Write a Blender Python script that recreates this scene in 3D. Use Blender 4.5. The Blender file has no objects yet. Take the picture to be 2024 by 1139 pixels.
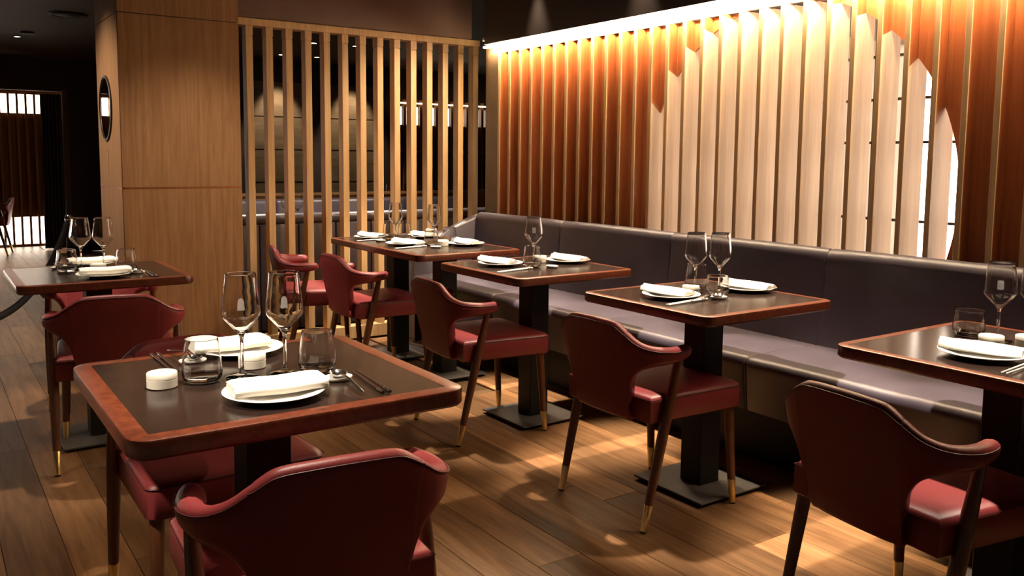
import bpy, bmesh, math, random
from mathutils import Matrix, Vector

random.seed(7)
S = bpy.context.scene
C = S.collection
PI = math.pi

# ------------------------------------------------------------------ camera
cam_d = bpy.data.cameras.new('camera')
cam = bpy.data.objects.new('camera', cam_d)
C.objects.link(cam)
cam_d.sensor_fit = 'HORIZONTAL'
cam_d.sensor_width = 36.0
cam_d.lens = 1714.59 * 36.0 / 2024.0
cam_d.shift_y = (482.5 - 569.5) / 2024.0
cam_d.clip_start = 0.05
cam_d.clip_end = 60
RT = Vector((0.56523785, 0.82487931, 0.00896089))
UP = -Vector((0.08600472, -0.04812331, -0.99513182))
FW = Vector((-0.82043242, 0.56325685, -0.09814458))
mw = Matrix((RT, UP, -FW)).transposed().to_4x4()
mw.translation = Vector((0, 0, 1.27))
cam.matrix_world = mw
S.camera = cam

# ------------------------------------------------------------------ world, exposure
w = bpy.data.worlds.new('daylight')
S.world = w
w.use_nodes = True
w.node_tree.nodes['Background'].inputs[0].default_value = (1.0, 0.80, 0.62, 1)
w.node_tree.nodes['Background'].inputs[1].default_value = 11.0
S.view_settings.view_transform = 'Standard'
S.view_settings.look = 'None'
S.view_settings.exposure = 0.0
S.view_settings.gamma = 1.0
S.view_settings.use_curve_mapping = False
S.cycles.max_bounces = 24
S.cycles.transmission_bounces = 24
S.cycles.transparent_max_bounces = 12
S.cycles.caustics_reflective = False
S.cycles.caustics_refractive = False
S.cycles.sample_clamp_indirect = 6.0
S.cycles.use_denoising = True

WARM = (1.0, 0.83, 0.64)

def spot(name, loc, target, power, size=75, blend=0.7, radius=0.035, col=WARM):
    d = bpy.data.lights.new(name, 'SPOT')
    d.energy = power
    d.color = col
    d.spot_size = math.radians(size)
    d.spot_blend = blend
    d.shadow_soft_size = radius
    o = bpy.data.objects.new(name, d)
    C.objects.link(o)
    o.location = loc
    o.rotation_euler = (Vector(target) - Vector(loc)).to_track_quat('-Z', 'Y').to_euler()
    return o

# ceiling spots over the banquette tables and the two free tables, plus added fills
for x in (-5.05, -4.25, -3.40, -2.30, -1.20):
    spot('ceiling_or_fill_spot', (x, 2.57, 2.46), (x, 2.55, 0), 520, 41, 0.45)
spot('ceiling_or_fill_spot', (-1.95, 0.72, 2.45), (-1.95, 0.62, 0), 340, 48, 0.8)
spot('ceiling_or_fill_spot', (-1.62, -0.75, 2.45), (-2.02, 0.58, 0.75), 300, 24, 0.6)  # front fill added to brighten the near sides of the pots
spot('ceiling_or_fill_spot', (-4.25, 0.66, 2.45), (-4.3, 0.60, 0), 180, 56, 0.8)
spot('ceiling_or_fill_spot', (-4.25, 1.45, 2.45), (-5.0, 1.2, 0.4), 90, 70, 0.9)  # fill added to brighten the wide pillar face
# wash on the rear wall panels, booth and corridor
spot('wall_spot', (-10.45, 3.79, 2.44), (-10.78, 3.79, 1.2), 90, 62, 0.6)
spot('wall_spot', (-10.45, 4.80, 2.44), (-10.78, 4.80, 1.2), 90, 62, 0.6)
spot('ceiling_or_fill_spot', (-6.45, 2.3, 2.45), (-6.3, 2.3, 0), 260, 90, 0.8)
spot('ceiling_or_fill_spot', (-6.45, 3.6, 2.45), (-6.3, 3.4, 0), 260, 90, 0.8)
spot('ceiling_or_fill_spot', (-10.4, 0.97, 2.45), (-10.4, 0.9, 0), 150, 80, 0.8)
spot('ceiling_or_fill_spot', (-7.4, 0.1, 2.45), (-7.3, 0.1, 0), 90, 85, 0.9)  # unseen fill for the corridor
spot('ceiling_or_fill_spot', (-5.45, -0.4, 2.45), (-5.45, 0.93, 1.35), 190, 50, 0.9)  # fill added to warm the narrow pillar face
spot('ceiling_or_fill_spot', (-3.6, -0.45, 2.45), (-3.6, -0.2, 0), 30, 75, 0.9)  # fill added to brighten the aisle floor
for x in (-4.54, -3.57):
    spot('fascia_glow_spot', (x, 3.20, 2.455), (x, 3.285, 1.98), 34, 44, 1.0, 0.03)  # added spots imitate the glow reflected on the fascia
# wash over the slatted screen from the near ceiling
spot('ceiling_or_fill_spot', (-4.85, 3.12, 2.45), (-5.6, 2.75, 1.0), 100, 74, 0.9)

# ------------------------------------------------------------------ materials
def nt(name):
    m = bpy.data.materials.new(name)
    m.use_nodes = True
    t = m.node_tree
    return m, t, t.nodes['Principled BSDF']

def simple(name, col, rough=0.5, spec=0.5, metal=0.0, bump=0.0, bscale=200.0, vary=0.0, vscale=8.0, coat=0.0):
    m, t, b = nt(name)
    b.inputs['Base Color'].default_value = (*col, 1)
    b.inputs['Roughness'].default_value = rough
    b.inputs['Specular IOR Level'].default_value = spec
    b.inputs['Metallic'].default_value = metal
    b.inputs['Coat Weight'].default_value = coat
    tc = t.nodes.new('ShaderNodeTexCoord')
    if bump > 0:
        n = t.nodes.new('ShaderNodeTexNoise')
        n.inputs['Scale'].default_value = bscale
        n.inputs['Detail'].default_value = 3
        t.links.new(tc.outputs['Object'], n.inputs['Vector'])
        bp = t.nodes.new('ShaderNodeBump')
        bp.inputs['Strength'].default_value = bump
        bp.inputs['Distance'].default_value = 0.002
        t.links.new(n.outputs['Fac'], bp.inputs['Height'])
        t.links.new(bp.outputs['Normal'], b.inputs['Normal'])
    if vary > 0:
        n = t.nodes.new('ShaderNodeTexNoise')
        n.inputs['Scale'].default_value = vscale
        n.inputs['Detail'].default_value = 4
        t.links.new(tc.outputs['Object'], n.inputs['Vector'])
        r = t.nodes.new('ShaderNodeValToRGB')
        r.color_ramp.elements[0].position = 0.3
        r.color_ramp.elements[1].position = 0.7
        r.color_ramp.elements[0].color = (*[c * (1 - vary) for c in col], 1)
        r.color_ramp.elements[1].color = (*[min(1, c * (1 + vary)) for c in col], 1)
        t.links.new(n.outputs['Fac'], r.inputs['Fac'])
        t.links.new(r.outputs['Color'], b.inputs['Base Color'])
    return m

def wood(name, c1, c2, scale, rough=0.45, spec=0.4, per_object=0.0, coat=0.0, bump=0.15):
    """grain noise stretched by scale; per_object varies tone and offset between pieces"""
    m, t, b = nt(name)
    tc = t.nodes.new('ShaderNodeTexCoord')
    oi = t.nodes.new('ShaderNodeObjectInfo')
    add = t.nodes.new('ShaderNodeVectorMath')
    add.operation = 'ADD'
    mul = t.nodes.new('ShaderNodeMath')
    mul.operation = 'MULTIPLY'
    mul.inputs[1].default_value = 37.0 if per_object > 0 else 0.0
    t.links.new(oi.outputs['Random'], mul.inputs[0])
    t.links.new(tc.outputs['Object'], add.inputs[0])
    t.links.new(mul.outputs[0], add.inputs[1])
    mp = t.nodes.new('ShaderNodeMapping')
    mp.inputs['Scale'].default_value = scale
    t.links.new(add.outputs[0], mp.inputs['Vector'])
    n = t.nodes.new('ShaderNodeTexNoise')
    n.inputs['Scale'].default_value = 1.0
    n.inputs['Detail'].default_value = 6
    n.inputs['Roughness'].default_value = 0.62
    n.inputs['Distortion'].default_value = 0.6
    t.links.new(mp.outputs[0], n.inputs['Vector'])
    r = t.nodes.new('ShaderNodeValToRGB')
    r.color_ramp.elements[0].position = 0.32
    r.color_ramp.elements[1].position = 0.68
    r.color_ramp.elements[0].color = (*c1, 1)
    r.color_ramp.elements[1].color = (*c2, 1)
    t.links.new(n.outputs['Fac'], r.inputs['Fac'])
    out = r.outputs['Color']
    if per_object > 0:
        hs = t.nodes.new('ShaderNodeHueSaturation')
        mr = t.nodes.new('ShaderNodeMapRange')
        mr.inputs['To Min'].default_value = 1 - per_object
        mr.inputs['To Max'].default_value = 1 + per_object
        t.links.new(oi.outputs['Random'], mr.inputs['Value'])
        t.links.new(mr.outputs[0], hs.inputs['Value'])
        t.links.new(out, hs.inputs['Color'])
        out = hs.outputs['Color']
    t.links.new(out, b.inputs['Base Color'])
    b.inputs['Roughness'].default_value = rough
    b.inputs['Specular IOR Level'].default_value = spec
    b.inputs['Coat Weight'].default_value = coat
    b.inputs['Coat Roughness'].default_value = 0.2
    bp = t.nodes.new('ShaderNodeBump')
    bp.inputs['Strength'].default_value = bump
    bp.inputs['Distance'].default_value = 0.001
    t.links.new(n.outputs['Fac'], bp.inputs['Height'])
    t.links.new(bp.outputs['Normal'], b.inputs['Normal'])
    return m

def emit(name, col, strength):
    m = bpy.data.materials.new(name)
    m.use_nodes = True
    t = m.node_tree
    t.nodes.clear()
    e = t.nodes.new('ShaderNodeEmission')
    e.inputs[0].default_value = (*col, 1)
    e.inputs[1].default_value = strength
    o = t.nodes.new('ShaderNodeOutputMaterial')
    t.links.new(e.outputs[0], o.inputs[0])
    return m

def schlick(t, f0):
    lw = t.nodes.new('ShaderNodeLayerWeight')
    lw.inputs[0].default_value = 0.5
    p = t.nodes.new('ShaderNodeMath')
    p.operation = 'POWER'
    p.inputs[1].default_value = 3.0
    t.links.new(lw.outputs['Facing'], p.inputs[0])
    m = t.nodes.new('ShaderNodeMath')
    m.operation = 'MULTIPLY_ADD'
    m.inputs[1].default_value = 1 - f0
    m.inputs[2].default_value = f0
    t.links.new(p.outputs[0], m.inputs[0])
    return m.outputs[0]

def glass(name):
    m, t, b = nt(name)
    b.inputs['Base Color'].default_value = (1, 1, 1, 1)
    b.inputs['Roughness'].default_value = 0.0
    b.inputs['IOR'].default_value = 1.48
    b.inputs['Transmission Weight'].default_value = 1.0
    return m

def pane_glass(name):
    m = bpy.data.materials.new(name)
    m.use_nodes = True
    t = m.node_tree
    t.nodes.clear()
    tr = t.nodes.new('ShaderNodeBsdfTransparent')
    gl = t.nodes.new('ShaderNodeBsdfGlossy')
    gl.inputs['Roughness'].default_value = 0.02
    mx = t.nodes.new('ShaderNodeMixShader')
    o = t.nodes.new('ShaderNodeOutputMaterial')
    t.links.new(schlick(t, 0.04), mx.inputs[0])
    t.links.new(tr.outputs[0], mx.inputs[1])
    t.links.new(gl.outputs[0], mx.inputs[2])
    t.links.new(mx.outputs[0], o.inputs[0])
    return m

M = {
    'oak_floor': wood('oak_floor', (0.14, 0.066, 0.028), (0.285, 0.150, 0.068), (2.2, 30, 30), 0.42, 0.18, 0.42),
    'oak_pillar': wood('oak_pillar', (0.20, 0.098, 0.042), (0.29, 0.155, 0.072), (45, 45, 2.2), 0.7, 0.12),
    'oak_post': wood('oak_post', (0.40, 0.235, 0.105), (0.56, 0.35, 0.165), (40, 40, 2.0), 0.5, 0.3, 0.08),
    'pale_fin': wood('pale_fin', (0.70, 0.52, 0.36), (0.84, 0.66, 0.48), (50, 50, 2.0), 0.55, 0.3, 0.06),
    'copper_stain': wood('copper_stain', (0.33, 0.095, 0.030), (0.50, 0.17, 0.055), (30, 30, 1.5), 0.45, 0.35, 0.10),
    'slat_front': wood('slat_front', (0.36, 0.215, 0.105), (0.52, 0.33, 0.17), (50, 50, 2.0), 0.5, 0.3, 0.08),
    'table_wood': wood('table_wood', (0.060, 0.0135, 0.006), (0.13, 0.031, 0.0125), (45, 45, 45), 0.28, 0.5, bump=0.0),
    'leg_wood': wood('leg_wood', (0.085, 0.028, 0.012), (0.16, 0.058, 0.022), (40, 40, 4), 0.35, 0.5),
    'ledge_wood': wood('ledge_wood', (0.16, 0.075, 0.03), (0.24, 0.12, 0.05), (10, 3, 30), 0.45, 0.4),
    'inlay': simple('inlay', (0.017, 0.010, 0.008), 0.2, 0.25, vary=0.15, vscale=30),
    'red_leather': simple('red_leather', (0.20, 0.030, 0.032), 0.40, 0.35, bump=0.25, bscale=420, vary=0.10, vscale=6),
    'red_piping': simple('red_piping', (0.06, 0.012, 0.012), 0.5, 0.4),
    'blue_leather': simple('blue_leather', (0.066, 0.053, 0.072), 0.38, 0.7, bump=0.25, bscale=300, vary=0.16, vscale=5),
    'blue_piping': simple('blue_piping', (0.02, 0.018, 0.04), 0.5, 0.4),
    'black_steel': simple('black_steel', (0.009, 0.008, 0.008), 0.5, 0.25),
    'plate_steel': simple('plate_steel', (0.085, 0.076, 0.074), 0.45, 0.4, vary=0.1, vscale=20),
    'brass': simple('brass', (0.85, 0.62, 0.26), 0.36, 0.5, 1.0),
    'copper': simple('copper', (0.62, 0.24, 0.10), 0.3, 0.5, 1.0),
    'steel': simple('steel', (0.75, 0.73, 0.72), 0.15, 0.5, 1.0),
    'sheen_pale': simple('sheen_pale', (0.72, 0.68, 0.62), 0.42, 0.5, 0.6),
    'dark_lacquer': simple('dark_lacquer', (0.028, 0.014, 0.010), 0.22, 0.6),
    'china': simple('china', (0.86, 0.84, 0.78), 0.18, 0.5),
    'china_matt': simple('china_matt', (0.78, 0.74, 0.66), 0.5, 0.4),
    'linen': simple('linen', (0.88, 0.85, 0.78), 0.85, 0.2, bump=0.3, bscale=900),
    'glass': glass('drinking_glass'),
    'pane': pane_glass('window_pane'),
    'dark_paint': simple('dark_paint', (0.050, 0.034, 0.027), 0.65, 0.3, vary=0.1),
    'brown_paint': simple('brown_paint', (0.105, 0.058, 0.038), 0.6, 0.3, vary=0.08),
    'bulkhead': simple('bulkhead', (0.040, 0.028, 0.022), 0.5, 0.4, vary=0.08),
    'bronze_panel': wood('bronze_panel', (0.13, 0.085, 0.045), (0.20, 0.135, 0.075), (3, 3, 14), 0.45, 0.4),
    'end_post': simple('end_post', (0.10, 0.062, 0.032), 0.4, 0.5, vary=0.2, vscale=6),
    'cove_white': simple('cove_white', (0.80, 0.74, 0.62), 0.6, 0.2),
    'led': emit('led', (1.0, 0.76, 0.48), 205.0),
    'led_dim': emit('led_dim', (1.0, 0.80, 0.55), 3.0),
    'lamp_lens': emit('lamp_lens', (1.0, 0.80, 0.58), 18.0),
    'mirror': simple('mirror', (0.75, 0.70, 0.62), 0.02, 0.5, 1.0),
    'dark_bronze': simple('dark_bronze', (0.03, 0.018, 0.012), 0.4, 0.4, 0.3),
    'drape': simple('drape', (0.055, 0.038, 0.030), 0.9, 0.2, bump=0.2),
    'rope': simple('rope', (0.012, 0.010, 0.012), 0.7, 0.3, bump=0.4, bscale=300),
    'mullion': simple('mullion', (0.03, 0.028, 0.028), 0.5, 0.4),
    'subfloor': simple('subfloor', (0.09, 0.05, 0.024), 0.45, 0.4),
    'rear_oak': wood('rear_oak', (0.20, 0.085, 0.03), (0.32, 0.15, 0.055), (40, 40, 2.0), 0.5, 0.3, 0.08),
}

# ------------------------------------------------------------------ mesh helpers
def BM():
    return bmesh.new()

def box(bm, x0, x1, y0, y1, z0, z1, bev=0.0, seg=2):
    vs = [bm.verts.new((x, y, z)) for x in (x0, x1) for y in (y0, y1) for z in (z0, z1)]
    F = [(0, 1, 3, 2), (4, 6, 7, 5), (0, 4, 5, 1), (2, 3, 7, 6), (0, 2, 6, 4), (1, 5, 7, 3)]
    fs = [bm.faces.new([vs[i] for i in f]) for f in F]
    if bev > 0:
        es = list({e for f in fs for e in f.edges})
        bmesh.ops.bevel(bm, geom=es, offset=bev, segments=seg, profile=0.5, affect='EDGES')
    return bm

def lathe(bm, prof, n=32, cx=0, cy=0, cz=0, sx=1.0, sy=1.0):
    rings = []
    for r, z in prof:
        if r < 1e-6:
            rings.append([bm.verts.new((cx, cy, cz + z))])
        else:
            rings.append([bm.verts.new((cx + sx * r * math.cos(2 * PI * k / n), cy + sy * r * math.sin(2 * PI * k / n), cz + z)) for k in range(n)])
    for a, b in zip(rings[:-1], rings[1:]):
        for k in range(n):
            k2 = (k + 1) % n
            if len(a) == 1 and len(b) == 1:
                continue
            if len(a) == 1:
                bm.faces.new((a[0], b[k2], b[k]))
            elif len(b) == 1:
                bm.faces.new((a[k], a[k2], b[0]))
            else:
                bm.faces.new((a[k], a[k2], b[k2], b[k]))
    return bm

def tube(bm, pts, radii, n=10, cap=True, flat=1.0):
    pts = [Vector(p) for p in pts]
    if not isinstance(radii, (list, tuple)):
        radii = [radii] * len(pts)
    rings = []
    for i, p in enumerate(pts):
        a = pts[max(0, i - 1)]
        b = pts[min(len(pts) - 1, i + 1)]
        t = (b - a).normalized()
        ref = Vector((0, 0, 1)) if abs(t.z) < 0.9 else Vector((1, 0, 0))
        u = t.cross(ref).normalized()
        v = t.cross(u).normalized()
        rings.append([bm.verts.new(p + radii[i] * (u * math.cos(2 * PI * k / n) + flat * v * math.sin(2 * PI * k / n))) for k in range(n)])
    for a, b in zip(rings[:-1], rings[1:]):
        for k in range(n):
            bm.faces.new((a[k], a[(k + 1) % n], b[(k + 1) % n], b[k]))
    if cap:
        bm.faces.new(rings[0])
        bm.faces.new(rings[-1][::-1])
    return bm

def prism(bm, poly, axis, a0, a1):
    """extrude a 2D polygon along an axis ('x','y','z')"""
    def mk(p, a):
        return {'x': (a, p[0], p[1]), 'y': (p[0], a, p[1]), 'z': (p[0], p[1], a)}[axis]
    A = [bm.verts.new(mk(p, a0)) for p in poly]
    B = [bm.verts.new(mk(p, a1)) for p in poly]
    n = len(poly)
    bm.faces.new(A[::-1])
    bm.faces.new(B)
    for i in range(n):
        bm.faces.new((A[i], A[(i + 1) % n], B[(i + 1) % n], B[i]))
    return bm

def rrect(wd, dp, r, n=6):
    pts = []
    for cx, cy, a0 in ((wd / 2 - r, dp / 2 - r, 0), (-wd / 2 + r, dp / 2 - r, 90), (-wd / 2 + r, -dp / 2 + r, 180), (wd / 2 - r, -dp / 2 + r, 270)):
        for k in range(n + 1):
            a = math.radians(a0 + 90 * k / n)
            pts.append((cx + r * math.cos(a), cy + r * math.sin(a)))
    return pts

def mesh_of(name, bm, mat, smooth=True, angle=40):
    bmesh.ops.recalc_face_normals(bm, faces=bm.faces[:])
    me = bpy.data.meshes.new(name)
    bm.to_mesh(me)
    bm.free()
    if mat is not None:
        me.materials.append(mat if not isinstance(mat, str) else M[mat])
    if smooth:
        for p in me.polygons:
            p.use_smooth = True
        me.set_sharp_from_angle(angle=math.radians(angle))
    return me

def obj(name, bm, mat, parent=None, loc=(0, 0, 0), smooth=True, angle=40):
    o = bpy.data.objects.new(name, mesh_of(name, bm, mat, smooth, angle))
    C.objects.link(o)
    o.location = loc
    o.parent = parent
    return o

def put(name, me, parent=None, loc=(0, 0, 0), rz=0.0):
    o = bpy.data.objects.new(name, me)
    C.objects.link(o)
    o.location = loc
    o.rotation_euler = (0, 0, rz)
    o.parent = parent
    return o

def tag(o, label, cat, group=None, kind=None):
    o['label'] = label
    o['category'] = cat
    if group:
        o['group'] = group
    if kind:
        o['kind'] = kind
    return o

def thing(name, label, cat, loc=(0, 0, 0), rz=0.0, group=None, kind=None):
    o = bpy.data.objects.new(name, None)
    C.objects.link(o)
    o.location = loc
    o.rotation_euler = (0, 0, rz)
    o.empty_display_size = 0.1
    return tag(o, label, cat, group, kind)

def dup(root, loc, rz, label, group=None):
    r = root.copy()
    C.objects.link(r)
    r.location = loc
    r.rotation_euler = (0, 0, rz)
    r['label'] = label
    if group:
        r['group'] = group
    for ch in list(root.children):
        c = ch.copy()
        C.objects.link(c)
        c.parent = r
        for g in list(ch.children):
            d = g.copy()
            C.objects.link(d)
            d.parent = c
    return r

def struct(name, bm, mat, label, cat='wall', smooth=False, parent=None):
    o = obj(name, bm, mat, parent, smooth=smooth)
    if parent is None:
        tag(o, label, cat, kind='structure')
    else:
        o['kind'] = 'structure'
    return o

CEIL = 2.48
# ------------------------------------------------------------------ room shell
b = BM()
box(b, -14.2, 2.5, -3.5, 8.6, -0.08, -0.0125)
floor = struct('floor', b, 'subfloor', 'brown oak plank floor running between the tables and the banquette', 'floor')
# planks: long boards running along the banquette, each a piece of its own
PW = 0.172
plank_me = {}
for L in (0.95, 1.35, 1.75, 2.15):
    b = BM()
    box(b, 0.0009, L - 0.0009, 0.0008, PW - 0.0008, -0.0125, 0.0, 0.0012, 1)
    plank_me[L] = mesh_of('plank', b, 'oak_floor', False)
row = 0
y = -1.55
while y < 3.4:
    x = -12.55 - random.random() * 1.5
    xend = 0.6 if y > -0.6 else -2.0
    while x < xend:
        L = random.choice((0.95, 1.35, 1.75, 2.15, 2.15))
        if not (x < -5.9 and y > 1.75):
            put('plank', plank_me[L], floor, (x, y, 0.0))
        x += L
    y += PW
    row += 1

b = BM()
box(b, -14.2, 2.5, -3.5, 8.6, CEIL, CEIL + 0.08)
struct('ceiling', b, 'dark_paint', 'dark brown ceiling with recessed spotlights', 'ceiling')
b = BM()
box(b, 2.5, 2.58, -3.5, 4.0, 0, CEIL)
struct('wall_near', b, 'dark_paint', 'dark wall behind the camera side of the room')
b = BM()
box(b, -14.2, 2.5, -3.58, -3.5, 0, CEIL)
struct('wall_left', b, 'dark_paint', 'dark side wall left of the aisle')
# window wall behind the banquette, with one wide opening
WX0, WX1, WZ0, WZ1 = -3.95, -1.45, 0.15, 2.12
YW = 3.72
b = BM()
box(b, -5.30, WX0, YW, YW + 0.1, 0, CEIL)
box(b, WX1, 2.5, YW, YW + 0.1, 0, CEIL)
box(b, WX0, WX1, YW, YW + 0.1, 0, WZ0)
box(b, WX0, WX1, YW, YW + 0.1, WZ1, CEIL)
struct('wall_right', b, 'dark_paint', 'dark outer wall behind the vertical slats and banquette')
b = BM()
box(b, -5.30, -5.25, 3.40, YW + 0.1, 0, CEIL)
box(b, -5.30, -5.25, YW + 0.1, 8.6, 0, CEIL)
struct('wall_return', b, 'end_post', 'dark olive return wall at the end of the slatted wall')
b = BM()
box(b, -14.2, -5.25, 8.6, 8.68, 0, CEIL)
struct('wall_far_right', b, 'dark_paint', 'dark wall far beyond the booth')
# window frame with mullions and a pane
win = thing('window_1', 'bright daylight window behind the pale slats inside the round opening', 'window', (0, 0, 0), kind='structure')
b = BM()
for z in (0.15, 0.62, 1.00, 1.36, 1.56, 1.76, 2.10):
    box(b, WX0, WX1, YW + 0.03, YW + 0.055, z - 0.006, z + 0.006)
obj('mullion', b, 'mullion', win, smooth=False)
for k in range(6):
    x = WX0 + (WX1 - WX0) * k / 5
    b = BM()
    box(b, x - 0.008, x + 0.008, YW + 0.03, YW + 0.055, WZ0, WZ1)
    obj('mullion', b, 'mullion', win, smooth=False)
b = BM()
box(b, WX0, WX1, YW + 0.062, YW + 0.068, WZ0, WZ1)
obj('pane', b, 'pane', win, smooth=False)

# bulkheads (dark fascia over the slats, brown fascia over the screen)
b = BM()
box(b, -5.17, 2.5, 3.30, 3.335, 2.055, CEIL)
struct('trim_1', b, 'bulkhead', 'dark fascia above the glowing slatted wall', 'fascia')
b = BM()
box(b, -5.25, 2.5, 3.335, YW, 2.09, 2.11); box(b, -5.25, 2.5, 3.42, 3.44, 2.006, 2.09)
struct('trim_2', b, 'cove_white', 'pale cove over the slats that hides the light strip', 'cove')
b = BM()
box(b, -5.68, -5.53, 1.58, 3.42, 2.142, CEIL)
struct('trim_3', b, 'brown_paint', 'brown fascia above the open slatted screen', 'fascia')
b = BM()
box(b, -5.24, -0.55, 3.337, 3.369, 2.040, 2.052)
tag(obj('light_strip', b, 'led', smooth=False), 'long warm light strip glowing along the top of the slatted wall', 'light')

# ------------------------------------------------------------------ slatted wall with the round opening
slat_wall = thing('slatted_wall', 'tall timber slats over copper panels with a big round opening to the window', 'wall panel', (0, 3.38, 0))
PX, T0 = 0.1262, 0.0235
CX, CZ, CR, CR2 = -2.766, 1.13, 0.905, 0.872
ZT = 2.002
def cut(x, r):
    d = r * r - (x - CX) ** 2
    return CZ + math.sqrt(d) if d > 0 else None
DF, DG, DB = 0.007, 0.068, 0.142
b = BM(); box(b, 0, T0, 0, DF, 0, ZT, 0.001, 1)
slat_me = mesh_of('slat', b, 'slat_front', False)
b = BM(); box(b, 0, 0.006, 0.002, 0.010, ZT, ZT + 0.005)
clip_me = mesh_of('slat_clip', b, 'black_steel', False)
b = BM(); box(b, 0.0015, T0 - 0.0015, DG + 0.003, DB, 0, ZT)
deep_me = mesh_of('pale_fin', b, 'pale_fin', False)
b = BM(); box(b, 0.001, T0 - 0.0008, DF, DG + 0.003, 0, ZT)
cop_me = mesh_of('copper_fin', b, 'copper_stain', False)
XS0 = -5.115
n_slats = 37
for i in range(n_slats):
    xs = XS0 + i * PX
    put('slat', slat_me, slat_wall, (xs, 0, 0))
    put('slat_clip', clip_me, slat_wall, (xs + 0.008, 0, 0))
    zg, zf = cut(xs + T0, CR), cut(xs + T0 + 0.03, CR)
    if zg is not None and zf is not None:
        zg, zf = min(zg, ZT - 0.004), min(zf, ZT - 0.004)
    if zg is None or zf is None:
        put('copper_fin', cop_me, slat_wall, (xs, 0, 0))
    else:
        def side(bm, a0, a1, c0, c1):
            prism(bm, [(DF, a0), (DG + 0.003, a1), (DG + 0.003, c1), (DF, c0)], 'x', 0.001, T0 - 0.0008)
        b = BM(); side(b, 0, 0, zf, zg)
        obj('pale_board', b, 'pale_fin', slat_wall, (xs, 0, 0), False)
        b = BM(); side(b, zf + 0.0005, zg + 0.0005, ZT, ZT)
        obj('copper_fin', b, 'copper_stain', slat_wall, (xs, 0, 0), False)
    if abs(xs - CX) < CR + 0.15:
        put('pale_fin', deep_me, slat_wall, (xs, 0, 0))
    # copper back panel between this slat and the next, cut along the circle
    xa, xb = xs + T0, xs + PX
    pts = []
    for k in range(13):
        x = xa + (xb - xa) * k / 12
        pts.append((x - xs, cut(x, CR)))
    inn = [p for p in pts if p[1] is not None]
    if not inn:
        polys = [[(xa - xs - 0.003, 0), (xb - xs + 0.003, 0), (xb - xs + 0.003, ZT), (xa - xs - 0.003, ZT)]]
    else:
        lo = [(x, max(0.0, 2 * CZ - z)) for x, z in inn]
        up = [(x, min(z, ZT - 0.001)) for x, z in inn]
        if pts[0][1] is None:      # left edge of the opening: panel reaches round the arc
            polys = [[(xa - xs, 0)] + [(inn[-1][0], 0)] + lo[::-1] + up + [(inn[-1][0], ZT), (xa - xs, ZT)]]
        elif pts[-1][1] is None:   # right edge
            polys = [[(inn[0][0], 0), (xb - xs, 0), (xb - xs, ZT), (inn[0][0], ZT)] + up + lo[::-1]]
        else:
            polys = [up + [(xb - xs, ZT), (xa - xs, ZT)], [(xa - xs, 0), (xb - xs, 0)] + lo[::-1]]
    if inn and min(z for _, z in inn) >= ZT:
        polys = polys[1:]
    for poly in polys:
        b = BM(); prism(b, poly, 'y', DG + 0.0035, DG + 0.014)
        obj('copper_panel', b, 'copper_stain', slat_wall, (xs, 0, 0), False)
b = BM(); box(b, -5.25, XS0 - 0.004, 0.002, 0.16, 0, ZT)
obj('end_board', b, 'end_post', slat_wall, smooth=False)

# ------------------------------------------------------------------ wood-clad pillar
pil = thing('pillar', 'oak-clad square pillar with a copper inlay line', 'pillar', (-5.13, 0.93, 0), kind='structure')
PDX, PDY = -0.67, 0.655
b = BM(); box(b, PDX + 0.01, -0.01, 0.01, PDY - 0.01, 0, CEIL)
obj('core', b, 'dark_bronze', pil, smooth=False)
for z0, z1 in ((0.0, 1.083), (1.093, 2.035), (2.04, CEIL)):
    b = BM(); box(b, -0.012, 0.0, 0.004, PDY, z0, z1)
    obj('panel', b, 'oak_pillar', pil, smooth=False)
    b = BM(); box(b, PDX, -0.004, 0.0, 0.012, z0, z1)
    obj('panel', b, 'oak_pillar', pil, smooth=False)
b = BM(); box(b, -0.012, 0.001, 0.004, PDY, 1.0835, 1.0925); box(b, PDX, 0.001, -0.001, 0.012, 1.0835, 1.0925)
obj('copper_inlay', b, 'copper', pil, smooth=False)
mir = thing('porthole_mirror', 'round dark-rimmed porthole mirror on the narrow side of the oak pillar', 'mirror', (-5.525, 0.929, 1.538))
b = BM(); lathe(b, [(0.174, 0.0), (0.188, 0.0), (0.189, 0.006), (0.187, 0.009), (0.176, 0.009), (0.174, 0.006), (0.174, 0.0)], 48)
o = obj('rim', b, 'dark_bronze', mir); o.rotation_euler = (PI / 2, 0, 0)
b = BM(); lathe(b, [(0, 0.004), (0.175, 0.004), (0.175, 0.001), (0, 0.001)], 48)
o = obj('mirror_disc', b, 'mirror', mir); o.rotation_euler = (PI / 2, 0, 0)
b = BM()
box(b, -5.498, -5.493, 0.924, 0.926, 1.125, 1.30)  # narrow upright strip on the pillar side
tag(obj('upright_strip', b, 'brass', smooth=False), 'thin upright line below the porthole mirror on the pillar', 'inlay')

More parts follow.
